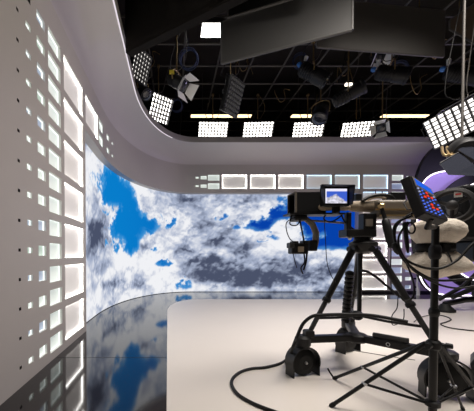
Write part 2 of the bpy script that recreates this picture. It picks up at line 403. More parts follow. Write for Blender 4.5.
def sky_col(x, y, s, z):
    n1 = fbm(s * 1.5, z * 1.9, 5, 3.1); n2 = fbm(s * 1.5 + 9, z * 1.9 + 4, 5, 8.4); n3 = fbm(s * 4.5, z * 5.5, 6, 1.7); n4 = fbm(s * 11, z * 13, 5, 6.1)
    xx, yy = x + 8 * n1 + 5 * n3 + 2.5 * n4, y + 6 * n2 + 4 * n3 + 2.5 * n4
    wt = field(WHITE, xx, yy)
    b = field(BLUE, xx, yy) - .75 * wt + .34 * n3 + .30 * n4
    g = field(GREY, xx, yy) - .45 * wt + .22 * sm(165, 235, x) + .17
    k = sm(.34, .62, b)
    px_, pz_ = s * 1.25 + .40 * n1 + .12 * n3, z * 1.45 + .40 * n2 + .12 * n4
    h0 = puffs(px_, pz_); h1 = puffs(px_ - .04, pz_ + .13)
    t = max(0., min(1., .72 * g - .42 * h0 - .45 * (h0 - h1) + .30 * n1 + .14 * n3 + .04 - .22 * sm(.02, .3, b)))
    hi = lin((246, 247, 251)); mid = lin((172, 183, 208)); lo = lin((76, 84, 108))
    c = [hi[i] + (mid[i] - hi[i]) * t * 2 for i in range(3)] if t < .5 else [mid[i] + (lo[i] - mid[i]) * (t * 2 - 1) for i in range(3)]
    w = sm(110, 260, x); e = sm(.45, 1.0, b)
    sk = [(SKY_L[i] * (1 - w) + SKY_R[i] * w) for i in range(3)]; pale = lin((96, 178, 232))
    sk = [pale[i] * (1 - e) * .6 + sk[i] * (1 - (1 - e) * .6) for i in range(3)]
    return [c[i] * (1 - k) + sk[i] * k for i in range(3)]
pts = [(XL - .16, YE + .0)] 
dens = []
for i in range(40): dens.append((XL - .16, YE + (YC - YE) * i / 40))
for i in range(200): dens.append((XC - SA * math.cos(PI / 2 * i / 200), YC + SB * math.sin(PI / 2 * i / 200)))
for i in range(141): dens.append((XC + (XE - XC) * i / 140, YB + .22))
NZ = 120; vs, cols = [], []; s = 0
for i, (x, y) in enumerate(dens):
    if i: s += math.hypot(x - dens[i - 1][0], y - dens[i - 1][1])
    for k in range(NZ + 1):
        z = .012 + (SCR_TOP - .012) * k / NZ
        vs.append((x, y, z)); cols.append(sky_col(*proj(x, y, z), s, z))
me = bpy.data.meshes.new('video_wall'); W = NZ + 1
me.from_pydata(vs, [], [(i * W + k, (i + 1) * W + k, (i + 1) * W + k + 1, i * W + k + 1) for i in range(len(dens) - 1) for k in range(NZ)])
ca = me.color_attributes.new('picture', 'FLOAT_COLOR', 'POINT')
for i, c in enumerate(cols): ca.data[i].color = (*c, 1)
me.materials.append(M['screen']); me.shade_smooth()
vw = thing('video_wall', (XC, YB, 0), 'huge curved video screen showing blue sky with clouds', 'video wall')
o = bpy.data.objects.new('screen', me); C.objects.link(o); o.parent = vw; o.location = -Vector(vw.location)
mb = MB()
base = [(x, y) for x, y in dens[::4]]
for i in range(len(base) - 1):
    (x0, y0), (x1, y1) = base[i], base[i + 1]
    d = Vector((y0 - y1, x1 - x0)).normalized() * .05
    mb.add([(x0, y0, 0), (x1, y1, 0), (x1, y1, .012), (x0, y0, .012), (x0 + d.x, y0 + d.y, 0), (x1 + d.x, y1 + d.y, 0), (x1 + d.x, y1 + d.y, SCR_TOP), (x0 + d.x, y0 + d.y, SCR_TOP)], [(0, 1, 2, 3), (4, 7, 6, 5)])
mb.build('back_frame', M['black'], vw)

# ------------------------------------------------------------------ lighting grid
ZG = 6.1
g = thing('lighting_grid', (3, 8, ZG), 'black pipe grid under the dark studio ceiling', 'lighting grid')
for x in (-.6, .25, 1.12, 1.97, 2.83, 3.69, 4.55, 5.4, 6.26, 7.1, 8.0, 8.9, 9.8):
    MB().cyl((x, 2.0, ZG), (x, 15.8, ZG), .022, n=8).build('pipe', M['pipe'], g, 60)
y = 3.06
while y < 15:
    MB().cyl((-3.5, y, ZG + .05), (XR, y, ZG + .05), .024, n=8).build('pipe', M['pipe'], g, 60); y += .82
# ------------------------------------------------------------------ lamps
def frame_of(d, up=Vector((0, 0, 1))):
    d = Vector(d).normalized(); x = d.cross(up)
    if x.length < 1e-3: x = Vector((1, 0, 0))
    x.normalize(); z = x.cross(d); return x, d, z
def hanger(root, top, zg=ZG):
    top = Vector(top)
    m = MB(); zg -= .035; m.cyl(top, (top.x, top.y, zg), .016, n=8); m.build('hanger', M['brass'], root, 60)
    m = MB(); m.box((top.x, top.y, zg - .03), (.07, .09, .06)); m.build('clamp', M['brass'], root, bevel=.008)
    r = random.Random(int(abs(top.x * 1000 + top.y * 77)))
    p = [top + Vector((0, 0, .02)), top + Vector((r.uniform(-.25, -.1), .05, .05)), top + Vector((r.uniform(-.3, -.1), .05, .35)), Vector((top.x + r.uniform(-.2, .2), top.y, zg))]
    MB().tube(p, .009, 6, 8).build('power_cable', M['cable'], root, 60)
    p = [top + Vector((0, 0, .0)), top + Vector((r.uniform(.1, .2), .03, .1)), top + Vector((r.uniform(.05, .25), .0, .4)), Vector((top.x + r.uniform(.0, .3), top.y, zg))]
    MB().tube(p, .007, 6, 8).build('safety_wire', M['brass' if r.random() < .4 else 'pipe'], root, 60)
def led(c, d, w, h, label, nx=9, ny=5, zg=ZG, upv=Vector((0, 0, 1)), cell='cell', group='square LED flood lights under the ceiling', reach=None):
    c = Vector(c); x, f, z = frame_of(d, upv)
    top = Vector((c.x, c.y, c.z)) - f * .07 + Vector((0, 0, h * .62))
    r = thing('led_flood_light', c, label, 'studio light', group)
    P = lambda a, b, e: c + x * a + z * b + f * e
    m = MB(); q = lambda s, e: [P(-w / 2 * s, -h / 2 * s, e), P(w / 2 * s, -h / 2 * s, e), P(w / 2 * s, h / 2 * s, e), P(-w / 2 * s, h / 2 * s, e)]
    m.hexa(q(1.0, -.01), q(.9, -.12)); m.build('housing', M['blackmetal'], r, bevel=.01)
    cw, ch = w / nx, h / ny; k = .32 if cell == 'cell' else .36          # one lamp plate: bright cells in a black field
    bu = [-w / 2] + [-w / 2 + cw * (i + .5 + e) for i in range(nx) for e in (-k, k)] + [w / 2]
    bv = [-h / 2] + [-h / 2 + ch * (j + .5 + e) for j in range(ny) for e in (-k, k)] + [h / 2]
    m = MB(); nv = len(bv); lit = []; fs = []
    for i in range(len(bu) - 1):
        for j in range(nv - 1):
            fs.append((i * nv + j, (i + 1) * nv + j, (i + 1) * nv + j + 1, i * nv + j + 1)); lit.append(i % 2 and j % 2)
    m.add([P(a, b, 0) for a in bu for b in bv], fs)
    la = m.build('led_array', M['darkgrey'], r); la.data.materials.append(M[cell])
    for p_, l_ in zip(la.data.polygons, lit): p_.material_index = 1 if l_ else 0
    m = MB(); t = .006
    Rm = Matrix((x, f, z)).transposed()
    for i in range(nx + 1): m.box(P(-w / 2 + cw * i, 0, .026), (t, .06, h), Rm)
    for j in range(ny + 1): m.box(P(0, -h / 2 + ch * j, .026), (w, .06, t), Rm)
    m.build('egg_crate', M['darkgrey'], r)
    m = MB(); m.tube([P(-w / 2 - .03, 0, -.06), P(-w / 2 - .03, h * .3, -.07), top - x * w * .3, top + x * w * .3, P(w / 2 + .03, h * .3, -.07), P(w / 2 + .03, 0, -.06)], .012, 8)
    m.build('yoke', M['blackmetal'], r, 60)
    m = MB(); m.box(P(w * .2, h * .1, -.17), (.16, .10, .10), Rm); m.build('power_supply', M['darkgrey'], r, bevel=.01)
    hanger(r, top, zg); return r
tgt = Vector((1.6, 3.6, .8))
for i, (u, lab) in enumerate(((213, 'bright square LED flood at the rim, straight below the flying white softlight'), (258, 'bright LED flood at the back rim below the edge-on dark LED light'), (308, 'bright LED flood at the back rim between the two warm strip lights'), (357, 'bright LED flood at the back rim beside the small white-flapped spotlight'))):
    p = at(u, 129.5, 9.15); d = Vector((0, -1, -.75)) + Vector(((tgt.x - p.x) * .05, 0, 0))
    led(p, d, .88, .44, lab)
led(at(160, 109, 7.75), (.75, -.9, -.55), .62, .62, 'bright LED flood tucked into the curved corner of the ceiling rim', 7, 6)
led(at(140, 66, 6.2), (1, -.62, -.35), .50, .56, 'dim honeycomb LED flood at the left rim under the black hanging flag', 6, 7, cell='cellnear')
led(at(233, 97, 7.2), (.66, -.62, -.28), .56, .78, 'dark LED light seen nearly edge-on, hanging below the grey board', 7, 8, cell='cellnear')
led(at(464, 118.5, 5.2), (-.45, -1, -.40), 1.02, .52, 'large tilted LED flood hanging low at the right edge of the studio', 10, 7, upv=Vector((-.52, 0, 1)), cell='cellnear')

def spot(c, d, L, R, label, door='blackmetal', face='glass', extra=None, doors=True, zg=ZG):
    c = Vector(c); x, f, z = frame_of(d)
    r = thing('spotlight', c, label, 'studio light', 'can-shaped spotlights on the grid')
    a, b = c - f * L / 2, c + f * L / 2
    pr = [(0, R * .5), (.03, R * .78), (.08, R * .9)]
    t = .12
    while t < .5: pr += [(t, R * .9), (t + .01, R), (t + .035, R), (t + .045, R * .9)]; t += .08
    pr += [(.55, R * .9), (.56, R), (.9, R), (.91, R * 1.08), (1, R * 1.08)]
    MB().lathe(a, b, pr, 24).build('lamp_housing', M['blackplastic'], r, 35)
    MB().lathe(b + f * .002, b + f * .02, [(0, R * .9), (.6, R * .8), (1, R * .3)], 24).build('lens', M[face], r, 50)
    if doors:
        for k in range(4):
            e = (x, z, -x, -z)[k]; o = (z, x, z, x)[k]
            p = b + e * R * .95; q = p + e * R * .8 + f * R * 1.2
            m = MB(); m.hexa([p - o * R * .8, p + o * R * .8, q + o * R * 1.25, q - o * R * 1.25], [v + e * .006 for v in (p - o * R * .8, p + o * R * .8, q + o * R * 1.25, q - o * R * 1.25)])
            m.build('barn_door', M[door], r)
    top = c + Vector((0, 0, R * 1.7))
    MB().tube([c - x * R * 1.12, c - x * R * 1.12 + Vector((0, 0, R * 1.3)), top, c + x * R * 1.12 + Vector((0, 0, R * 1.3)), c + x * R * 1.12], .014, 8, 5).build('yoke', M['brass'], r, 60)
    if extra:
        k = MB(); kc = a - f * .02 + z * R * .3; k.lathe(kc, kc - f * .09 - x * .02, [(0, .05), (.5, .06), (1, .035)], 12); k.build('knob', M[extra], r, 50)
        k = MB(); kc = a + z * R * .9; k.lathe(kc, kc - f * .03 + z * .10, [(0, .035), (1, .045)], 12); k.build('pan_handle', M['whitemetal'], r, 50)
    hanger(r, top, zg); return r
def aim(u0, v0, u1, v1, Y, dy=0): 
    a, b = at(u0, v0, Y), at(u1, v1, Y + dy); return (a + b) / 2, b - a
c, d = aim(166, 76, 188, 88, 6.5, -.35); r = spot(c, d, .46, .13, 'black spotlight with white-edged barn doors near the curved rim corner', door='whitemetal')
MB().box(c + Vector((-.1, -.13, .12)), (.10, .05, .06)).build('yellow_label', M['yellow'], r)
c, d = aim(299, 67, 328, 82, 7.0, -.2); spot(c, d, .68, .17, 'long black spotlight with blue and white knobs under the grey boards', extra='blue', doors=False)
c, d = aim(333, 103, 364, 86, 7.0, -.3); r = spot(c, d, .66, .15, 'black spotlight tilted upward left of centre-right, brass bracket on top', doors=False)
MB().box(c + Vector((-.05, -.1, .17)), (.14, .06, .05)).build('bracket', M['bracketglow'], r)  # bracket is no lamp; its warm brightness is put in as emission
c, d = aim(376, 72, 408, 76, 7.0, -.2); spot(c, d, .66, .17, 'dark spotlight with blue knob hanging right under the dark grey board', extra='blue', doors=False)
c, d = aim(446, 72, 482, 78, 6.6, -.2); spot(c, d, .70, .17, 'dark spotlight with blue knob beneath the brown board at the right', extra='blue', doors=False)
c, d = aim(323, 106, 318, 122, 8.1, -.25); spot(c, d, .42, .19, 'ribbed drum spotlight pointing down between two back rim LED floods', doors=False)
c, d = aim(385, 124, 379, 130, 8.4, -.5); spot(c, d, .3, .12, 'small spotlight with open white flaps at the back rim', door='whitemetal')
c, d = aim(137, 84, 149, 97, 7.0, -.3); spot(c, d, .42, .13, 'small black spotlight with brass brackets wedged beside the left rim', doors=False)
c, d = aim(372, 53, 382, 59, 7.75, -.4); spot(c, d, .34, .12, 'small spotlight with white flaps just below the dark grey board', door='whitemetal', doors=True)
# warm strips and the white softlight
for u0, u1, lab in ((190, 252, 'long warm strip light high above the first rim LED floods'), (291, 326, 'short warm strip light high above the middle back rim'), (381, 428, 'warm strip light high up toward the right')):
    p, q = at(u0, 116, 10.4), at(u1, 116, 10.4)
    r = thing('strip_light', (p + q) / 2, lab, 'strip light', 'warm strip lights')
    MB().box((p + q) / 2 + Vector((0, 0, .035)), ((q - p).length, .22, .05)).build('housing', M['darkgrey'], r)
    MB().box((p + q) / 2, ((q - p).length * .97, .17, .03)).build('tube', M['warm'], r)
    for t in (.2, .8): 
        k = p.lerp(q, t); MB().cyl(k + Vector((0, 0, .05)), (k.x, k.y, 7.4), .008, n=6).build('rod', M['pipe'], r)
c = at(212, 30.5, 6.5)
r = thing('softlight', c, 'small bright white square softlight left of the grey hanging board', 'studio light')
MB().box(c, (.44, .38, .02)).build('diffuser', M['softlight'], r)
MB().box(c + Vector((0, 0, .06)), (.48, .42, .09)).build('housing', M['blackmetal'], r, bevel=.01)
MB().cyl(c + Vector((0, 0, .1)), (c.x, c.y, 7.4), .012, n=6).build('hanger', M['pipe'], r)

# ------------------------------------------------------------------ hanging boards and flags
def board(name, corners, th, label, cat, face, rim, zt=ZG, nrm=None):
    a, b, c, d = [Vector(p) for p in corners]       # BL, BR, TR, TL
    n = (b - a).cross(d - a).normalized()
    if n.y > 0: n = -n
    cen = (a + b + c + d) / 4
    r = thing(name, min((a, b), key=lambda p: p.z), label, cat)
    MB().hexa([p for p in (a, b, c, d)], [p - n * th for p in (a, b, c, d)]).build('face_panel', M[face], r, bevel=.006)
    m = MB(); k = .02
    L = [a, b, c, d]
    for i in range(4): m.tube([L[i] + n * .004 - n * th * .5, L[(i + 1) % 4] + n * .004 - n * th * .5], th * .5 + .002, 8)
    m.build('edge_frame', M[rim], r, 60)
    for t in (.2, .8):
        p = d.lerp(c, t) - n * th * .5; zz = max(zt, p.z + .1)
        MB().cyl(p, (p.x, p.y, zz), .012, n=8).build('suspension_rod', M['brass'], r, 60)
    return r
def wall_board(u0, u1, vb0, vt0, vb1, c0):
    """vertical board: bottom edge height from camera c0, ends at columns u0 and u1"""
    Y0, Y1 = F * c0 / (V0 - vb0), F * c0 / (V0 - vb1)
    ct = (V0 - vt0) / F * Y0
    A, B = at(u0, vb0, Y0), at(u1, vb1, Y1)
    up = Vector((0, 0, ct - c0)); return [A, B, B + up, A + up]
board('hanging_board', wall_board(221.5, 352, 63, 23, 29, 3.7), .05, 'large grey board hanging at the top centre of the picture', 'board', 'flaggrey', 'rim')
Y0, Y1 = F * 3.9 / (V0 - 46), F * 3.9 / (V0 - 56)
A, B = at(318, 46, Y0), at(444, 56, Y1); ct = 243 / F * Y1 - 3.9
board('hanging_board', [A, B, B + Vector((0, 0, ct)), A + Vector((0, 0, ct))], .05, 'dark grey board hanging behind and right of the large grey board', 'board', 'flaggrey2', 'flaggrey2')
board('hanging_board', [at(450, 29, 6.3), at(500, 58, 5.8), at(500, -14, 5.8), at(450, 20, 6.3)], .04, 'brown board hanging at the upper right corner', 'board', 'flagbrown', 'flaggrey2', 6.4)
# black cloth flag (a box section hung at an angle) over the left rim
c0 = 3.12
A, B = at(125.5, 51, F * c0 / (V0 - 51)), at(221, 2, F * c0 / (V0 - 2))
B = A + (B - A) * 1.35
n = Vector((-(B - A).y, (B - A).x, 0)).normalized()
if n.y > 0: n = -n
up = Vector((0, 0, 1.25))
r = thing('black_flag', A, 'big black cloth flag hanging over the upper left rim', 'flag')
m = MB(); NXF, NZF = 40, 16; vs = []
for i in range(NXF + 1):
    for k in range(NZF + 1):
        p = A.lerp(B, i / NXF) + up * (k / NZF); w = .012 * math.sin(i * 1.3 + k * .35) * (k / NZF) + .01 * noise.noise(Vector((i * .3, k * .4, 2)))
        vs.append(p + n * w)
m.add(vs, [(i * (NZF + 1) + k, (i + 1) * (NZF + 1) + k, (i + 1) * (NZF + 1) + k + 1, i * (NZF + 1) + k + 1) for i in range(NXF) for k in range(NZF)])
fo = m.build('cloth', M['flagblack'], r, 60); so = fo.modifiers.new('solid', 'SOLIDIFY'); so.thickness = .012
m = MB(); dn = Vector((0, 0, -.03)); q = [A, B, B - n * .13, A - n * .13]
m.hexa([p + dn - n * .0 for p in q], [p + Vector((0, 0, .03)) for p in q]); m.build('bottom_bar', M['flagblack'], r, bevel=.008)
m = MB(); m.tube([A + up, B + up], .03, 8); m.build('top_pipe', M['pipe'], r, 60)
for t in (.1, .6, .95):
    p = A.lerp(B, t) + up; MB().cyl(p, (p.x, p.y, max(ZG, p.z + .1)), .012, n=6).build('suspension_rod', M['pipe'], r)
# top centre black board edge
Y0 = 5.2
board('hanging_board', [at(228, 17, 5.6), at(306, -6, 4.95), at(306, -36, 4.95), at(228, 0, 5.6)], .04, 'black board above the large grey board at the top of the picture', 'board', 'black', 'pipe', 6.9)
# cable coils on the grid
for u, v, Y, R, lab in ((188, 58, 6.9, .21, 'dark blue cable coil hanging beside the white softlight'), (300, 60, 8.1, .18, 'dark blue cable coil hanging under the large grey board'), (176, 105, 8.4, .16, 'dark cable coil hanging over the curved rim corner'), (399, 70, 7.5, .22, 'dark blue cable coil hanging below the dark grey board')):
    c = at(u, v, Y); m = MB()
    for k in range(5): m.ring(c + Vector((.01 * k, .02 * k, -.012 * (k % 2))), (.2, 1, .25), R * (1 - .07 * (k % 3)), .011, 36, 6)
    m.cyl(c + Vector((0, 0, R)), (c.x, c.y, ZG), .006, n=6)
    solo(m, 'hanging_cable_coil', M['bluecable'], lab, 'cable')

for u, v, Y, dr, lab in ((150, 62, 7.4, .5, 'loose brown cable loop hanging beside the honeycomb LED flood'), (244, 66, 8.2, .45, 'loose brown cable loop right of the edge-on LED light'), (282, 98, 9.0, .4, 'loose cable loop between the second and third rim LED floods'), (345, 70, 8.6, .55, 'loose brown cable loop left of the dark spotlight with blue knob'), (418, 88, 8.2, .55, 'loose brown cable loop left of the tilted LED flood'), (436, 52, 6.9, .5, 'loose brown cable loop beneath the gap between the two right boards')):
    c = at(u, v, Y); top = ZG - .03
    solo(MB().tube([(c.x - .22, Y, top), (c.x - .2, Y - .02, c.z + .1), (c.x - .05, Y, c.z - dr * .3), (c.x + .1, Y + .02, c.z), (c.x + .06, Y, c.z + .25), (c.x + .24, Y, top)], .011, 6, 8), 'hanging_cable', M['brass'], lab, 'cable', None, 60)
# ------------------------------------------------------------------ purple set piece beyond the back wall
YA = 8.62
def sell(cx, cy, a, b, n, k, Y):
    t = 2 * PI * k / 96; c, s = math.cos(t), math.sin(t)
    return at(cx + a * math.copysign(abs(c) ** (2 / n), c), cy + b * math.copysign(abs(s) ** (2 / n), s), Y)
def ring_plate(mb, f0, f1, y0, y1, N=96):
    vs = []
    for k in range(N):
        p, q = f0(k), f1(k)
        vs += [Vector((p.x, y0, p.z)), Vector((q.x, y0, q.z)), Vector((q.x, y1, q.z)), Vector((p.x, y1, p.z))]
    fs = []
    for k in range(N):
        j = (k + 1) % N
        for e in range(4): fs.append((k * 4 + e, j * 4 + e, j * 4 + (e + 1) % 4, k * 4 + (e + 1) % 4))
    mb.add(vs, fs)
outer = lambda k: sell(472, 219.5, 58, 81.5, 2.8, k, YA)
inner = lambda k: sell(471, 233, 54.0, 62.5, 4.2, k, YA)
r = thing('set_portal', at(472, 300, YA) , 'black rounded portal with white neon edge around a purple panel', 'set piece')
m = MB(); ring_plate(m, outer, inner, YA, YA + .12); m.build('surround', M['black'], r, 30)
m = MB(); m.tube([inner(k) + Vector((0, -.005, 0)) for k in range(96)], .018, 8, closed=True); m.build('neon_tube', M['neon'], r, 60)
m = MB(); pp = [Vector((inner(k).x, YA + .1, inner(k).z)) for k in range(96)]; m.add(pp, [tuple(range(96))]); m.build('purple_panel', M['purple'], r)
ir = lambda R: (lambda k: at(492 + R * math.cos(2 * PI * k / 96), 232 + R * math.sin(2 * PI * k / 96), YA))
m = MB(); ring_plate(m, ir(62), ir(52), YA + .02, YA + .09); m.build('inner_ring', M['black'], r, 30)
m = MB(); m.tube([ir(51.5)(k) for k in range(96)], .018, 8, closed=True); m.build('inner_neon_tube', M['neon'], r, 60)
p = at(417.6, 250, 8.9)
m = MB(); m.cyl(p, at(417.6, 233, 8.9), .022, n=10)
r = thing('neon_post', (p.x, p.y, 0), 'short pinkish vertical neon tube seen left of the purple portal', 'neon light')
m.build('neon_tube', M['neonpink'], r, 60)
MB().box((p.x + .05, p.y + .02, .85), (.07, .05, 1.70)).build('post', M['whitemetal'], r)

# ------------------------------------------------------------------ main camera tripod
APEX = Vector((1.92, 3.06, 1.30))
WH = [fl(302.5, 375.5), fl(348, 352), fl(446, 398)]
t = thing('camera_tripod', (APEX.x, APEX.y, 0), 'black heavy-duty camera tripod on a wheeled dolly, centre of the studio floor', 'tripod')
m = MB(); m.lathe(APEX + Vector((0, 0, -.09)), APEX + Vector((0, 0, .04)), [(0, .05), (.25, .095), (.6, .125), (.85, .13), (1, .10)], 28); m.build('bowl', M['blackmetal'], t, 40)
ends = []
for i, wpt in enumerate(WH):
    dirv = Vector((wpt.x - APEX.x, wpt.y - APEX.y, 0)).normalized()
    foot = Vector((wpt.x, wpt.y, .41)) - dirv * .06
    topp = APEX + dirv * .11 + Vector((0, 0, -.04)); ends.append((topp, foot, dirv))
    lg = MB(); side = dirv.cross(Vector((0, 0, 1))).normalized()
    mid = topp.lerp(foot, .60)
    lg.cyl(topp, mid, .033, .030, 16); lg = lg.build('leg', M['blackmetal'], t, 50)
    MB().cyl(topp.lerp(foot, .56), foot, .024, .022, 14).build('lower_stage', M['darkgrey'], lg, 50)
    cl = topp.lerp(foot, .60); MB().lathe(cl - (foot - topp) * .022, cl + (foot - topp) * .022, [(0, .036), (.5, .042), (1, .036)], 16).build('leg_clamp', M['blackplastic'], lg, 40)
    MB().cyl(topp - side * .06, topp + side * .06, .03, n=14).build('leg_joint', M['blackmetal'], lg, 50)
    # spreader
    c0 = Vector((APEX.x - .05, APEX.y, .585)); k = topp.lerp(foot, (topp.z - .57) / (topp.z - foot.z))
    MB().tube([c0, c0.lerp(k, .5) + Vector((0, 0, -.01)), k], .013, 8).build('spreader_arm', M['blackmetal'], t, 50)
    # dolly arm
    hub = Vector((APEX.x - .02, APEX.y + .05, .345)); e = Vector((wpt.x, wpt.y, .365))
    d = (e - hub); L = d.length; dn = d.normalized(); sd = dn.cross(Vector((0, 0, 1))).normalized(); R = Matrix((dn, sd, sd.cross(dn))).transposed()
    am = MB(); am.box((hub + e) / 2, (L, .085, .070), R); am = am.build('dolly_arm', M['blackmetal'], t, bevel=.012)
    if i == 2:
        fr = -sd if sd.y > 0 else sd
        n = MB(); cc = hub.lerp(e, .42) + fr * .040 + Vector((0, 0, .0)); n.ring(cc, fr, .016, .004, 20, 6)
        for q in range(6): n.box(cc + dn * (.045 + .026 * q), (.017, .003, .016), R)
        n.build('printed_mark', M['tread'], am)
        MB().cyl(hub.lerp(e, .22) + Vector((0, 0, .055)), hub.lerp(e, .62) + Vector((0, 0, .055)), .028, n=14).build('arm_lock', M['darkgrey'], am, 50)
    # wheel
    wr = .135 if i < 2 else .155
    z0 = wr
    wc = Vector((wpt.x, wpt.y, z0 + .008)); ax = Vector((.25, -1, 0)).normalized() if i == 0 else (Vector((.5, -1, 0)).normalized() if i == 1 else Vector((-.35, -1, 0)).normalized())
    wl = MB().lathe(wc - ax * .05, wc + ax * .05, [(0, wr * .55), (.08, wr * .8), (.2, wr * .95), (.35, wr), (.65, wr), (.8, wr * .95), (.92, wr * .8), (.93, wr * .62), (1, wr * .55)], 32).build('wheel', M['rubber'], t, 35)
    MB().lathe(wc + ax * .05, wc + ax * .066, [(0, .016), (1, .011)], 14).build('hub_cap', M['steel'], wl, 40)
    gd = MB(); sx = ax.cross(Vector((0, 0, 1))).normalized(); N = 22; ou = []
    for q in range(N + 1):
        an = -.55 + (PI + 1.1) * q / N; rr = wr * 1.08
        p = sx * math.cos(an) * rr + Vector((0, 0, 1)) * math.sin(an) * rr
        if q in (0, N): p = sx * math.cos(an) * rr * 1.12 + Vector((0, 0, -z0 + .005))
        ou.append(wc + p)
    vs = []
    for p in ou:
        o = (p - wc) * .075 + Vector((0, 0, .0))
        for s_ in (-.066, .066): vs += [p + ax * s_, p + o + ax * s_]
    fs = []
    for q in range(N):
        a = q * 4; b = a + 4; fs += [(a, b, b + 1, a + 1), (a + 2, a + 3, b + 3, b + 2), (a + 1, b + 1, b + 3, a + 3), (a, a + 2, b + 2, b)]
    fs += [(0, 1, 3, 2), (N * 4, N * 4 + 2, N * 4 + 3, N * 4 + 1)]
    gd.add(vs, fs); gd.build('wheel_guard', M['blackmetal'], wl, 40)
    sw = MB(); b0 = Vector((wpt.x, wpt.y, 2 * wr * 1.04 + .01)); sw.lathe(b0 - Vector((0, 0, .015)), Vector((wpt.x, wpt.y, .405)), [(0, .055), (.3, .075), (.8, .075), (1, .05)], 20); sw.build('swivel', M['blackplastic'], wl, 40)
    fb = MB(); fb.box(foot + Vector((0, 0, .01)), (.09, .10, .07)); fb.build('foot_clamp', M['blackplastic'], t, bevel=.015)
MB().lathe((APEX.x - .02, APEX.y + .05, .30), (APEX.x - .02, APEX.y + .05, .39), [(0, .08), (.2, .1), (.8, .1), (1, .07)], 20).build('dolly_hub', M['blackplastic'], t, 40)
MB().cyl(APEX + Vector((-.03, 0, -.08)), (APEX.x - .03, APEX.y, .57), .024, .020, 14).build('center_post', M['blackmetal'], t, 50)
MB().lathe((APEX.x - .05, APEX.y, .54), (APEX.x - .05, APEX.y, .63), [(0, .03), (.2, .05), (.8, .05), (1, .03)], 16).build('spreader_hub', M['blackplastic'], t, 40)
# ridged cable hose hung along the rear leg
a, b = at(350, 272, 3.17), at(345.5, 322, 3.45); pr = []; N = 12
for i in range(N): pr += [(i / N, .03), (i / N + .02, .046), (i / N + .055, .046), (i / N + .075, .03)]
solo(MB().lathe(a, b, pr, 16), 'ridged_hose', M['blackplastic'], 'black ridged cable hose strapped along the rear tripod leg', 'hose')
# ------------------------------------------------------------------ main studio camera on top
YM = 3.05
q = lambda u, v, dy=0: at(u, v, YM + dy)
cam = thing('studio_camera', (1.92, 3.06, 1.342), 'broadcast camera with prompter hood and small cloud monitor on the tripod', 'camera')
def bx(m, u0, v0, u1, v1, y0, y1):
    a, b = q(u0, v1, y0), q(u1, v0, y0); m.box(((a.x + b.x) / 2, YM + (y0 + y1) / 2, (a.z + b.z) / 2), (b.x - a.x, y1 - y0, b.z - a.z)); return m
hd = MB()
bx(hd, 347, 229, 377, 237, -.10, .06); bx(hd, 347, 212, 352, 230, -.10, -.04); bx(hd, 364, 213, 377, 230, -.10, .0)
hd = hd.build('pan_head', M['blackmetal'], cam, bevel=.01)
MB().cyl((1.92, 3.06, 1.342), (1.92, 3.06, 1.40), .09, .075, 24).build('head_base', M['blackmetal'], hd, 40)
for u in (350, 371): MB().lathe(q(u, 240, -.08), q(u, 236, -.08), [(0, .012), (.5, .02), (1, .012)], 10).build('lock_knob', M['steel'], hd, 40)
bx(MB(), 366, 219, 373, 226, -.112, -.10).build('tilt_scale', M['khakigrey'], hd)
bd = bx(MB(), 378, 199.5, 432, 218, -.11, .03).build('camera_body', M['khakigrey'], cam, bevel=.03, bseg=4)
bx(MB(), 376, 208.6, 431, 210.2, -.122, -.109).build('side_rail', M['gold'], bd)
bx(MB(), 380, 214.5, 431, 216, -.118, -.109).build('lower_rail', M['gold'], bd)
MB().lathe(q(349, 206.5), q(378, 206.5), [(0, .04), (.1, .052), (.5, .055), (.8, .06), (1, .07)], 24).build('lens_barrel', M['khaki'], cam, 50)
for a_, b_ in ((317.5, 333.5), (333.5, 350)):
    MB().lathe(q(a_, 207.5, -.10), q(b_, 207.5, -.10), [(0, .012), (.08, .026), (.25, .033), (.75, .034), (.92, .027), (1, .012)], 16).build('padded_roll', M['khaki'], cam, 60)
# prompter
ph = MB()
def shell(m, u0, v0, u1, v1, ya0, yb0, ya1, yb1, th=.012, shrink=0):
    g = lambda u, v, y, ref: at(u, v, YM + ref) + Vector((0, y - ref, 0))
    A = [g(u0, v0, ya0, ya0), g(u0, v0, yb0, ya0), g(u0, v1, yb0, ya0), g(u0, v1, ya0, ya0)]
    B = [g(u1, v0, ya1, ya1), g(u1, v0, yb1, ya1), g(u1, v1, yb1, ya1), g(u1, v1, ya1, ya1)]
    c1 = sum(A, Vector()) / 4; c2 = sum(B, Vector()) / 4
    Ai = [c1 + (p - c1) * .93 for p in A]; Bi = [c2 + (p - c2) * .93 for p in B]
    for i in range(4):
        j = (i + 1) % 4; m.hexa([A[i], A[j], B[j], B[i]], [Ai[i], Ai[j], Bi[j], Bi[i]])
shell(ph, 296.3, 192, 326, 212.5, -.12, .06, -.11, .06); ph = ph.build('prompter_hood', M['blackplastic'], cam)
shell(fr := MB(), 294.8, 191.5, 297, 213, -.125, .065, -.125, .065); fr.build('hood_rim', M['khakigrey'], ph)
m = MB(); g_ = lambda u, v, y: at(u, v, YM - .11) + Vector((0, y + .11, 0)); m.hexa([g_(300, 194, -.10), g_(300, 194, .04), g_(318, 211, .04), g_(318, 211, -.10)], [g_(301, 194, -.10), g_(301, 194, .04), g_(319, 211, .04), g_(319, 211, -.10)]); m.build('beam_glass', M['glass'], ph)
bx(MB(), 290, 212.6, 345, 214.2, -.13, .06).build('base_plate', M['blackmetal'], cam)
MB().cyl(q(309, 220.5, -.05), q(345, 223, -.05), .011, n=10).build('support_rod', M['khakigrey'], cam, 50)
bx(MB(), 330, 194, 352, 208, .0, .06).build('lens_shade', M['blackplastic'], cam)
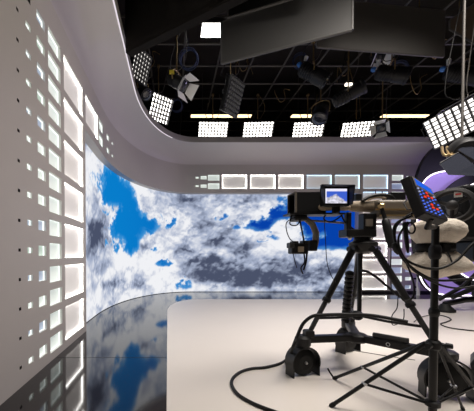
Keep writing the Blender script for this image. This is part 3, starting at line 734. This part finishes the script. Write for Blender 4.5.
# viewfinder monitor
vf = bx(MB(), 322.5, 186, 350, 206, -.22, -.16).build('viewfinder', M['blackplastic'], cam, bevel=.006)
me = bpy.data.meshes.new('display'); vs, cs = [], []
for i in range(31):
    for k in range(21):
        u, v = 325.5 + 21.5 * i / 30, 203.3 - 14.6 * k / 20
        p = q(u, v, -.2225); vs.append(p - ORG[vf.name]); s_, z_ = i / 30, k / 20
        hgt = .34 + .22 * math.sin(s_ * 5.0 - .6) + .3 * fbm(s_ * 4, z_ * 3, 4, 2.2) + .12 * (1 - s_)
        kk = sm(-.06, .06, hgt - z_); sh = max(0, min(1, .62 + 1.1 * fbm(s_ * 6, z_ * 6, 4, 7.7)))
        if z_ > .82 or s_ < .06: kk = 1; sh = .95
        cs.append([(.05, .12, .62)[e] * (1 - kk) + (.80 * sh + .12, .78 * sh + .12, .92 * sh + .12)[e] * kk for e in range(3)])
me.from_pydata(vs, [], [(i * 21 + k, (i + 1) * 21 + k, (i + 1) * 21 + k + 1, i * 21 + k + 1) for i in range(30) for k in range(20)])
ca = me.color_attributes.new('picture', 'FLOAT_COLOR', 'POINT')
for i, c in enumerate(cs): ca.data[i].color = (*c, 1)
me.materials.append(M['monitor']); o = bpy.data.objects.new('display', me); C.objects.link(o); o.parent = vf
hm = MB()
hm.hexa([q(321.5, 185, -.30), q(355, 185.5, -.30), q(350, 186.5, -.22), q(323, 186.5, -.22)], [q(321.5, 184.2, -.30), q(355, 184.7, -.30), q(350, 185.7, -.22), q(323, 185.7, -.22)])
hm.hexa([q(354.5, 185, -.30), q(352, 204, -.28), q(348.3, 205.5, -.22), q(348.3, 186, -.22)], [q(355.5, 185, -.30), q(353, 204, -.28), q(349.3, 205.5, -.22), q(349.3, 186, -.22)])
hm.hexa([q(321, 185, -.30), q(321, 195, -.28), q(325, 204, -.22), q(325, 186, -.22)], [q(320.2, 185, -.30), q(320.2, 195, -.28), q(324.2, 204, -.22), q(324.2, 186, -.22)])
hm.build('monitor_hood', M['blackplastic'], vf)
bx(MB(), 334, 205, 340, 213, -.20, -.16).build('monitor_bracket', M['blackmetal'], vf)
bx(MB(), 356, 194, 362, 200, .02, .08).build('accessory_box', M['blackplastic'], cam)
# top handle arches and box
MB().tube([q(362, 201, -.05), q(370, 196.8, -.05), q(380, 195, -.05), q(390, 196, -.05), q(394, 199.5, -.05)], .017, 8, 6).build('carry_handle', M['blackplastic'], cam, 60)
MB().tube([q(366, 201, .02), q(374, 197.5, .02), q(384, 198, .02), q(391, 202, .02)], .012, 8, 6).build('carry_handle', M['khaki'], cam, 60)
for u in (375.5, 382): MB().cyl(q(u, 197, 0), q(u + .3, 189.5 + (u > 380) * 2, 0), .005, n=6).build('antenna', M['blackmetal'], cam)
bx(MB(), 391.5, 192, 406, 199.8, -.06, .08).build('receiver_box', M['blackplastic'], cam, bevel=.006)
# pan bar
pb = MB().cyl(q(380, 203, -.14), q(386, 222, -.18), .018, n=12).build('pan_bar', M['blackmetal'], cam, 50)
MB().lathe(q(385, 219, -.18), q(392, 248, -.24), [(0, .022), (.05, .032), (.3, .035), (.8, .034), (.96, .030), (1, .015)], 18).build('grip', M['blackplastic'], pb, 40)
MB().lathe(q(379, 205, -.15), q(383.5, 207, -.15), [(0, .02), (.5, .032), (1, .02)], 14).build('rosette', M['gold'], pb, 40)
# hand controller hanging under the prompter
ha = MB().tube([q(299, 216, -.02), q(306, 219, -.02), q(312.5, 224.5, -.02), q(316, 233, -.02), q(315.5, 242, -.02), q(314, 250, -.02)], [.022, .026, .030, .032, .032, .028], 12)
ha = ha.build('control_arm', M['khakigrey'], cam, 60)
bx(MB(), 310.5, 240, 318, 251, -.06, .03).build('arm_joint', M['blackplastic'], ha, bevel=.012)
bx(MB(), 292, 243, 309, 254, -.06, .06).build('control_box', M['blackplastic'], ha, bevel=.015)
bx(MB(), 290, 242.5, 295, 248, -.08, .02).build('control_knob', M['darkgrey'], ha, bevel=.01)
bx(MB(), 298.5, 246.5, 304, 252, -.075, -.05).build('switch_plate', M['khaki'], ha)
for a_ in ((293, 241, 299, 244.5), (303, 240.5, 309, 244)): bx(MB(), *a_, -.05, .04).build('switch_cluster', M['darkgrey'], ha, bevel=.008)
bx(MB(), 295, 214, 308, 220.5, -.08, .08).build('rod_clamp', M['blackplastic'], cam, bevel=.02)
for pts, rr in ((((296, 217), (287, 222), (286.5, 230), (290, 239), (296, 243)), .005), (((299, 216), (301, 226), (303, 236), (304.5, 244)), .008), (((292, 215), (290, 224), (297, 225), (301, 218)), .006), (((304, 253), (304.5, 262), (301, 268), (303, 274)), .007), (((307, 252), (306, 262), (303.5, 270)), .009), (((293, 253), (295, 262), (297, 268)), .004), (((341, 214), (345, 222), (352, 228), (357, 232)), .008), (((326, 214), (324, 219), (330, 222), (337, 219), (343, 214)), .007)):
    MB().tube([q(u, v, -.07) for u, v in pts], rr, 6, 8).build('wire', M['cable'], cam, 60)
# thin wires hanging in front of the video wall
solo(MB().tube([q(324, 217, -.16), q(325.5, 240, -.17), q(327, 262, -.18), q(331, 275, -.18), q(336, 283, -.18)], .0035, 6, 8), 'thin_wire', M['cable'], 'thin black wire dangling beneath the camera monitor', 'cable')

# ------------------------------------------------------------------ light stand with control panel, in front on the right
PX, PY = (435 - U0) / F * 2.1, 2.1
s_ = thing('light_stand', (PX, PY, 0), 'black tripod light stand in front of the camera dolly', 'stand')
MB().cyl((PX, PY, .10), (PX, PY, .80), .025, n=20).build('pole', M['blackmetal'], s_, 50)
MB().cyl((PX, PY, .79), (PX, PY, 1.40), .022, n=20).build('upper_pole', M['blackmetal'], s_, 50)
MB().lathe((PX, PY, .77), (PX, PY, .83), [(0, .026), (.3, .032), (.7, .032), (1, .024)], 20).build('collar', M['blackplastic'], s_, 40)
MB().lathe((PX, PY, .535), (PX, PY, .605), [(0, .03), (.2, .044), (.8, .044), (1, .03)], 20).build('leg_hub', M['blackplastic'], s_, 40)
MB().lathe((PX, PY, .13), (PX, PY, .18), [(0, .03), (.2, .045), (.8, .045), (1, .03)], 20).build('brace_collar', M['blackplastic'], s_, 40)
hub = Vector((PX, PY, .57)); lc = Vector((PX, PY, .155))
for i, f in enumerate((fl(331, 408), fl(334, 380), fl(463, 411), fl(492, 414))):
    d = (f - hub); hz = Vector((d.x, d.y, 0)).normalized(); a = hub + hz * .05
    th = (.0145, .0145, .009, .0145)[i]; f = f + Vector((0, 0, th + .002))
    if i == 1: pth = [a, a.lerp(f, .25) + Vector((0, 0, .0)), f, ]
    lg = MB().tube([a, f], th, 10).build('leg', M['blackmetal'], s_, 50)
    MB().lathe(f - (f - a).normalized() * .03, f + (f - a).normalized() * .012, [(0, th + .003), (.7, th + .004), (1, th * .7)], 12).build('rubber_foot', M['rubber'], lg, 40)
    md = a.lerp(f, .62); MB().tube([lc + hz * .04, md], th * .72, 8).build('brace', M['darkgrey' if i == 2 else 'blackmetal'], s_, 50)
    MB().lathe(md - Vector((0, .022, 0)), md + Vector((0, .022, 0)), [(0, .01), (.5, .016), (1, .01)], 10).build('brace_pin', M['steel'], s_, 40)
    if i == 1: MB().tube([f, f + Vector((-.045, -.01, .06)), f + Vector((-.07, -.02, .10))], .008, 8).build('end_hook', M['rubber'], lg, 50)
for an in (.6, 2.6): 
    k = Vector((math.cos(an), -abs(math.sin(an)), 0)); MB().lathe((PX, PY, .575) + k * .05 if False else Vector((PX, PY, .575)) + k * .045, Vector((PX, PY, .575)) + k * .10, [(0, .010), (.3, .010), (.35, .020), (1, .018)], 12).build('lock_knob', M['blackplastic'], s_, 40)
MB().lathe((PX, PY, 1.17), (PX, PY, 1.27), [(0, .027), (.2, .036), (.8, .036), (1, .026)], 16).build('top_clamp', M['blackplastic'], s_, 40)
# control panel
TL, TR, BR, BL = at(410, 175, 1.98), at(430.5, 189, 2.02), at(448.5, 221, 1.92), at(425, 213, 1.86)
n = (TR - TL).cross(BL - TL).normalized()
if n.y > 0: n = -n
bk = [p - n * .0 for p in (TL, TR, BR, BL)]
off = at(399.5, 180, 2.02) - TL
r = thing('control_panel', BL, 'tilted keypad with blue display and glowing red and blue buttons on the stand', 'control panel')
m = MB(); m.hexa([TL, TR, BR, BL], [TL + off, TR + off, BR + off * .9 + Vector((0, 0, -.01)), BL + off * .9 + Vector((0, 0, -.01))]); m.build('case', M['blackplastic'], r, bevel=.006)
def kp(a, b, e=.003):   # a across (0..1), b down (0..1)
    return TL.lerp(TR, a).lerp(BL.lerp(BR, a), b) + n * e
def kq(m, a0, b0, a1, b1, e0=.0, e1=.004): m.hexa([kp(a0, b1, e1), kp(a1, b1, e1), kp(a1, b0, e1), kp(a0, b0, e1)], [kp(a0, b1, e0), kp(a1, b1, e0), kp(a1, b0, e0), kp(a0, b0, e0)])
m = MB(); kq(m, .02, .02, .98, .98, -.001, .003); m.build('face_plate', M['keyface'], r)
m = MB(); kq(m, .03, .02, .97, .29, .002, .005); m.build('display_bezel', M['keytop'], r)
m = MB(); kq(m, .12, .06, .90, .23, .004, .0065); m.build('display', M['lcd'], r)
rk = random.Random(3)
for b in range(8):
    for a in range(5):
        red = (a, b) in ((2, 0), (2, 1), (1, 2), (3, 1), (2, 4), (2, 5), (3, 5))
        c_ = 'kred' if red else ('kwhite' if rk.random() < .28 else 'kblue')
        a0, b0 = .08 + a * .18, .33 + b * .082; sz = .075 if red else .05
        if not red and rk.random() < .12: continue
        m = MB(); kq(m, a0, b0, a0 + sz, b0 + sz * .5, .003, .009); m.build('button', M[c_], r)
m = MB(); m.tube([TL + off + (BL - TL) * .55, TL + off + (BL - TL) * .55 + Vector((-.03, -.01, -.02)), TL + off + (BL - TL) * .8 + Vector((-.03, -.01, 0)), TL + off + (BL - TL) * .8], .005, 6); m.build('rear_handle', M['darkgrey'], r, 50)
bc = (BL + BR + BL + off + BR + off) / 4
MB().tube([bc, bc + Vector((.0, .03, -.05)), Vector((PX, PY, 1.395))], .016, 10).build('swivel_mount', M['blackmetal'], r, 50)
# ------------------------------------------------------------------ beige fleece bundle strapped to the back of the stand
YF = 2.33
fq = lambda u, v, dy=0: at(u, v, YF) + Vector((0, dy, 0))
def blob(profile, cx, amp, sd, ky=.62, n=56):
    m = MB(); vs, fs = [], []
    for k, (v, r0, sh) in enumerate(profile):
        for i in range(n):
            an = 2 * PI * i / n; c, s = math.cos(an), math.sin(an)
            w = 1 + amp * noise.noise(Vector((c * 2.2 + sd, s * 2.2, v * .07))) + amp * .5 * noise.noise(Vector((c * 6, s * 6 + sd, v * .2)))
            p = fq(cx + sh, v); vs.append(p + Vector((c * r0 * w * YF / F, s * r0 * w * YF / F * ky, amp * .05 * noise.noise(Vector((c * 3, s * 3, sd))))))
    L = len(profile)
    fs = [(k * n + i, k * n + (i + 1) % n, (k + 1) * n + (i + 1) % n, (k + 1) * n + i) for k in range(L - 1) for i in range(n)] + [tuple(reversed(range(n))), tuple((L - 1) * n + i for i in range(n))]
    return m.add(vs, fs)
r = thing('fleece_bundle', fq(436, 278), 'beige fleece bundle tied with a black strap behind the stand pole', 'cover')
b1 = blob([(219, 8, 2), (220, 16, 2), (223, 22, 2), (227, 25.5, 2.5), (232, 26, 3), (237, 24, 2), (241, 20, 1), (244, 16.5, 0), (249, 16, 0), (252, 17, 0)], 436, .14, 1.3)
b1.build('upper_wrap', M['fleece'], r, 70)
b2 = blob([(250, 15, 0), (253, 19, 0), (257, 25, -1), (262, 29, -1), (267, 31, 0), (270, 29, 2), (273, 21, 0), (276, 12, -3), (278, 5, -4)], 437, .16, 5.1)
b2.build('lower_skirt', M['fleece'], r, 70)
sp = MB(); vs = []; n_ = 48
for v in (243.5, 252.5):
    for i in range(n_): an = 2 * PI * i / n_; vs.append(fq(435.5, v) + Vector((math.cos(an) * 17.8 * YF / F, math.sin(an) * 17.8 * YF / F * .66, 0)))
sp.add(vs, [(i, (i + 1) % n_, n_ + (i + 1) % n_, n_ + i) for i in range(n_)]); st_ = sp.build('strap', M['black'], r, 60)
so = st_.modifiers.new('solid', 'SOLIDIFY'); so.thickness = .006; so.offset = 1
MB().box(fq(435.5, 248, -17.8 * YF / F * .66 - .008), (.05, .012, .06)).build('buckle', M['blackplastic'], st_, bevel=.004)
MB().tube([fq(435, 251, -.105), fq(434.2, 256, -.13), fq(433.6, 262, -.155)], .006, 6, 4).build('strap_tail', M['black'], st_)

# ------------------------------------------------------------------ pedestal camera cut off by the right edge, with a big hand wheel
YP = 2.75
pq = lambda u, v, dy=0: at(u, v, YP) + Vector((0, dy, 0))
r = thing('pedestal_camera', (pq(545, 0).x, YP + .1, 0), 'black pedestal camera with a dark ring-shaped hand wheel at the right edge', 'camera')
def px(m, u0, v0, u1, v1, y0, y1):
    a, b = at(u0, v1, YP + y0), at(u1, v0, YP + y0); m.box(((a.x + b.x) / 2, YP + (y0 + y1) / 2, (a.z + b.z) / 2), (b.x - a.x, y1 - y0, b.z - a.z)); return m
px(MB(), 464, 184, 560, 240, -.02, .34).build('camera_body', M['blackplastic'], r, bevel=.03)
px(MB(), 476, 239, 560, 262, .02, .30).build('pan_head', M['blackmetal'], r, bevel=.03)
MB().lathe((pq(545, 0).x, YP + .15, .30), (pq(545, 0).x, YP + .15, pq(0, 261).z), [(0, .16), (.5, .14), (.52, .11), (1, .09)], 28).build('column', M['blackmetal'], r, 40)
MB().lathe((pq(545, 0).x, YP + .15, .02), (pq(545, 0).x, YP + .15, .32), [(0, .36), (.3, .38), (.7, .30), (1, .17)], 6).build('wheeled_base', M['blackplastic'], r, 30)
wc = at(452, 206, 2.42); ax = Vector((-.66, -.72, .16)).normalized()
wx, wf, wz = frame_of(ax)
hw = MB(); N = 48
Rw = .138
prof = [(-.030, .86), (-.022, 1.04), (.0, 1.10), (.022, 1.04), (.030, .86), (.016, .76), (-.016, .76)]
vs = []
for k in range(N):
    an = 2 * PI * k / N; e = wx * math.cos(an) + wz * math.sin(an)
    for t_, rr in prof: vs.append(wc + ax * t_ + e * Rw * rr)
Lp = len(prof); hw.add(vs, [(k * Lp + i, k * Lp + (i + 1) % Lp, ((k + 1) % N) * Lp + (i + 1) % Lp, ((k + 1) % N) * Lp + i) for k in range(N) for i in range(Lp)])
hw = hw.build('hand_wheel', M['darkgrey'], r, 50)
for k in range(3):
    an = .5 + 2 * PI * k / 3; e = wx * math.cos(an) + wz * math.sin(an); MB().tube([wc + e * .02, wc + e * Rw * .82], .014, 8).build('spoke', M['darkgrey'], hw, 50)
MB().lathe(wc - ax * .20, wc + ax * .04, [(0, .035), (.7, .032), (.72, .042), (.95, .038), (1, .02)], 20).build('hub', M['darkgrey'], hw, 40)
m = MB(); lc_ = wc + wz * .085 - wx * .035 + ax * .02; Rw_ = Matrix((wx, ax, wz)).transposed()
m.box(lc_, (.05, .006, .045), Rw_); m.build('badge', M['whitemetal'], hw)
m = MB(); m.box(lc_ + ax * .005, (.034, .005, .012), Rw_); m.build('red_stripe', M['red'], hw)
bh = MB(); bh.tube([wc - ax * .18, wc - ax * .26 + Vector((.05, .05, 0)), pq(470, 215, .1)], .04, 12, 4); bh.build('wheel_shaft', M['blackmetal'], hw, 50)

MB().lathe(at(500, 205, YP + .34), at(500, 205, YP + .34) + Vector((-.05, .45, 0)), [(0, .09), (.5, .09), (.52, .11), (.95, .12), (1, .10)], 24).build('lens', M['blackmetal'], r, 40)
px(MB(), 490, 160, 545, 183, .0, .10).build('viewfinder', M['blackplastic'], r, bevel=.01)
# dark lamp head with flaps under the big right LED
lp = at(464, 152, 4.6)
r = thing('flap_light', lp, 'black lamp with wide bluish-black flaps below the tilted LED flood', 'studio light')
MB().lathe(lp + Vector((.10, .15, .08)), lp + Vector((-.02, -.08, -.04)), [(0, .16), (.2, .2), (.8, .2), (1, .17)], 20).build('lamp_housing', M['blackplastic'], r, 40)
def flap(pts, Y0s, nm='barn_door'):
    P_ = [at(u, v, y) for (u, v), y in zip(pts, Y0s)]; MB().hexa(P_, [p + Vector((0, .012, .004)) for p in P_]).build(nm, M['glass'], r)
flap(((440, 163.5), (449, 175), (474, 165), (460, 152)), (4.40, 4.2, 4.25, 4.5))
flap(((449.5, 175), (480, 176), (490, 160), (474, 164.5)), (4.2, 4.1, 4.2, 4.25))
flap(((458, 150), (475, 160), (500, 150), (480, 136)), (4.5, 4.26, 4.3, 4.6))
MB().tube([at(440, 163, 4.4), at(460, 151.5, 4.5), at(480, 161, 4.3)], .008, 6).build('flap_edge', M['darkgrey'], r)
for u in (442, 447):
    MB().tube([at(u, 147, 4.9), at(u + 2, 155, 4.6), at(u + 10, 154, 4.6)], .02, 8, 4).build('bracket', M['brass'], r, 60)
MB().cyl(lp + Vector((.06, .1, .15)), (lp.x + .06, lp.y + .1, ZG), .018, n=8).build('hanger', M['pipe'], r, 60)

# ------------------------------------------------------------------ cables
def cable(pts, r, label, Y=None, floor=False, name=None, group=None):
    name = name or ('floor_cable' if floor else 'hanging_cable')
    P_ = [fl(u, v, r + (.009 if True else 0)) if floor else at(u, v, Y[i] if isinstance(Y, (list, tuple)) else Y) for i, (u, v) in enumerate(pts)]
    return solo(MB().tube(P_, r, 8, 10), name, M['cable'], label, 'cable', group, 60)
pts3 = [at(408, 322, 2.62), at(398, 320, 2.66), at(372, 315.5, 2.72), at(348, 314.5, 2.72), at(323, 315, 2.76), at(312, 316.5, 2.78), at(303, 324, 2.80), at(297, 337, 2.78), at(292.5, 348, 2.80), fl(287, 359, .03), fl(279, 364, .02), fl(265, 367.5, .02), fl(250, 369, .02), fl(238, 373.5, .02), fl(231.5, 382, .02), fl(237, 393.5, .02), fl(254, 404, .02), fl(280, 414, .02), fl(310, 425, .02)]
solo(MB().tube(pts3, .0155, 10, 8), 'power_cable', M['cable'], 'thick black cable draped over the dolly wheel and looping across the floor', 'cable', None, 60)
cable([(414, 212), (402, 219.5), (395, 229), (396, 244), (404.6, 258.5), (421.7, 267), (439, 268.5), (456, 261), (470.5, 246), (482, 236)], .0085, 'black cable loop round the fleece bundle, upper of the three', 2.02)
cable([(412, 216), (398, 222), (393.6, 232), (398.5, 251), (407, 263.4), (424, 275.6), (441, 280.5), (474, 278), (490, 272)], .008, 'black cable loop sagging under the fleece bundle, middle of the three', 2.0)
cable([(408, 222), (399, 236), (400, 249), (409, 265), (417, 273), (431, 281), (446, 286.6), (463, 288), (485, 283)], .0065, 'black cable loop sagging lowest below the fleece bundle', 1.97)
cable([(405, 260), (410, 272), (414, 285), (413, 297), (405, 301), (400, 296)], .006, 'thin black cable hanging from the loops beside the right tripod leg', 2.06)
cable([(390, 236), (391, 252), (390.5, 272), (391.5, 292)], .0045, 'thin black cable hanging straight down from the pan handle', 2.85)
cable([(361, 270.5), (368, 272), (376, 277), (388, 287), (400, 297)], .013, 'black cable bridging the centre post and the right tripod leg', 2.95)
m = MB(); m.ring(at(411, 228, 1.99), (.3, -1, .1), .036, .006, 28, 6); solo(m, 'cable_ring', M['cable'], 'small looped cable ring left of the fleece bundle', 'cable')
m = MB(); m.lathe(at(404.5, 222, 2.03), at(408, 253, 2.03), [(0, .008), (.05, .014), (.8, .012), (1, .005)], 12); solo(m, 'cable_plug', M['rubber'], 'slim black plug hanging among the cables left of the bundle', 'plug')
m = MB(); m.lathe(at(394, 243, 1.995), at(399, 254, 1.995), [(0, .012), (.3, .022), (.7, .022), (1, .012)], 12); solo(m, 'cable_clamp', M['rubber'], 'chunky black clamp gathering the cable loops left of the bundle', 'clamp')
cable([(338, 346), (352, 350), (375, 354), (400, 358), (415, 360)], .0035, 'thin cable on the white floor beside the rear dolly wheel', floor=True)
cable([(439, 315), (446, 316.5), (451, 319.5), (446, 322), (440.6, 324), (447, 327), (458, 329), (476, 331)], .010, 'thin cable curling over the white floor behind the stand', floor=True)
cable([(398, 297), (397, 308), (392, 316), (393, 325), (403, 320), (404, 309)], .0045, 'thin cable loop hanging under the right tripod leg', 2.82)
cable([(414, 322), (420, 317.5), (430, 315)], .007, 'short thin cable lying behind the right tripod leg', floor=True)

# ------------------------------------------------------------------ far camera dolly at the right, in front of the portal
fp = fl(445, 312)
r = thing('camera_dolly', (fp.x + .8, fp.y, 0), 'black camera dolly with low arms far back near the purple portal', 'dolly')
MB().lathe((fp.x, fp.y, .012), (fp.x, fp.y, .17), [(0, .17), (.25, .18), (.6, .12), (1, .07)], 20).build('caster', M['rubber'], r, 40)
m = MB(); m.tube([(fp.x, fp.y, .17), (fp.x + .5, fp.y + .1, .24), (fp.x + 1.4, fp.y + .2, .27)], .06, 10); m.build('dolly_arm', M['blackmetal'], r, 50)
m = MB(); m.tube([(fp.x - .08, fp.y + .05, .26), (fp.x + .45, fp.y + .1, .52), (fp.x + 1.0, fp.y + .2, .95)], .04, 10); m.build('leg', M['blackmetal'], r, 50)
m = MB(); m.tube([(fp.x + .1, fp.y - .05, .32), (fp.x + .6, fp.y, .50), (fp.x + .9, fp.y, .62)], .05, 8); m.build('leg', M['blackmetal'], r, 50)
MB().box((fp.x + 1.15, fp.y + .2, .46), (.5, .35, .36)).build('battery_box', M['blackplastic'], r, bevel=.03)
MB().lathe((fp.x + 1.2, fp.y + .2, .012), (fp.x + 1.2, fp.y + .2, .27), [(0, .17), (.25, .18), (.6, .12), (1, .07)], 20).build('caster', M['rubber'], r, 40)

# ------------------------------------------------------------------ unseen area lights added for stage brightness and cove tint
def area(name, loc, target, size, sizey, power, col=(1, .95, .9), spread=180):
    l = bpy.data.lights.new(name, 'AREA'); l.shape = 'RECTANGLE'; l.size = size; l.size_y = sizey; l.energy = power; l.color = col; l.spread = math.radians(spread)
    o = bpy.data.objects.new(name, l); C.objects.link(o); o.location = loc
    o.rotation_euler = (Vector(target) - Vector(loc)).to_track_quat('-Z', 'Y').to_euler(); return o
area('stage_fill', (4.3, 3.4, 6.0), (3.6, 4.4, 0), 2.4, 1.6, 150, (1, .93, .86), 110)
area('stage_fill', (2.4, 2.2, 5.95), (2.4, 3.6, 0), 2.0, 1.4, 140, (1, .93, .86), 140)
area('purple_fill', (9.6, 7.6, 3.4), (-.9, 6.5, 4.3), .8, .5, 36, (.66, .56, 1.0), 90)  # added out of view to tint the left cove purple

# ------------------------------------------------------------------ world, camera, view
w = bpy.data.worlds.new('World'); bpy.context.scene.world = w; w.use_nodes = True
w.node_tree.nodes['Background'].inputs[0].default_value = (.02, .02, .022, 1); w.node_tree.nodes['Background'].inputs[1].default_value = 1
cd = bpy.data.cameras.new('camera'); co = bpy.data.objects.new('camera', cd); C.objects.link(co)
co.location = (0, 0, H); co.rotation_euler = (PI / 2 - TILT, 0, 0)
cd.sensor_fit = 'HORIZONTAL'; cd.sensor_width = 36; cd.lens = F / 474 * 36
cd.shift_x = (237 - U0) / 474; cd.shift_y = (VP - 205.5) / 474
cd.clip_start = .05; cd.clip_end = 100
sc = bpy.context.scene; sc.camera = co
sc.view_settings.view_transform = 'Standard'; sc.view_settings.look = 'None'; sc.view_settings.exposure = 0; sc.view_settings.gamma = 1
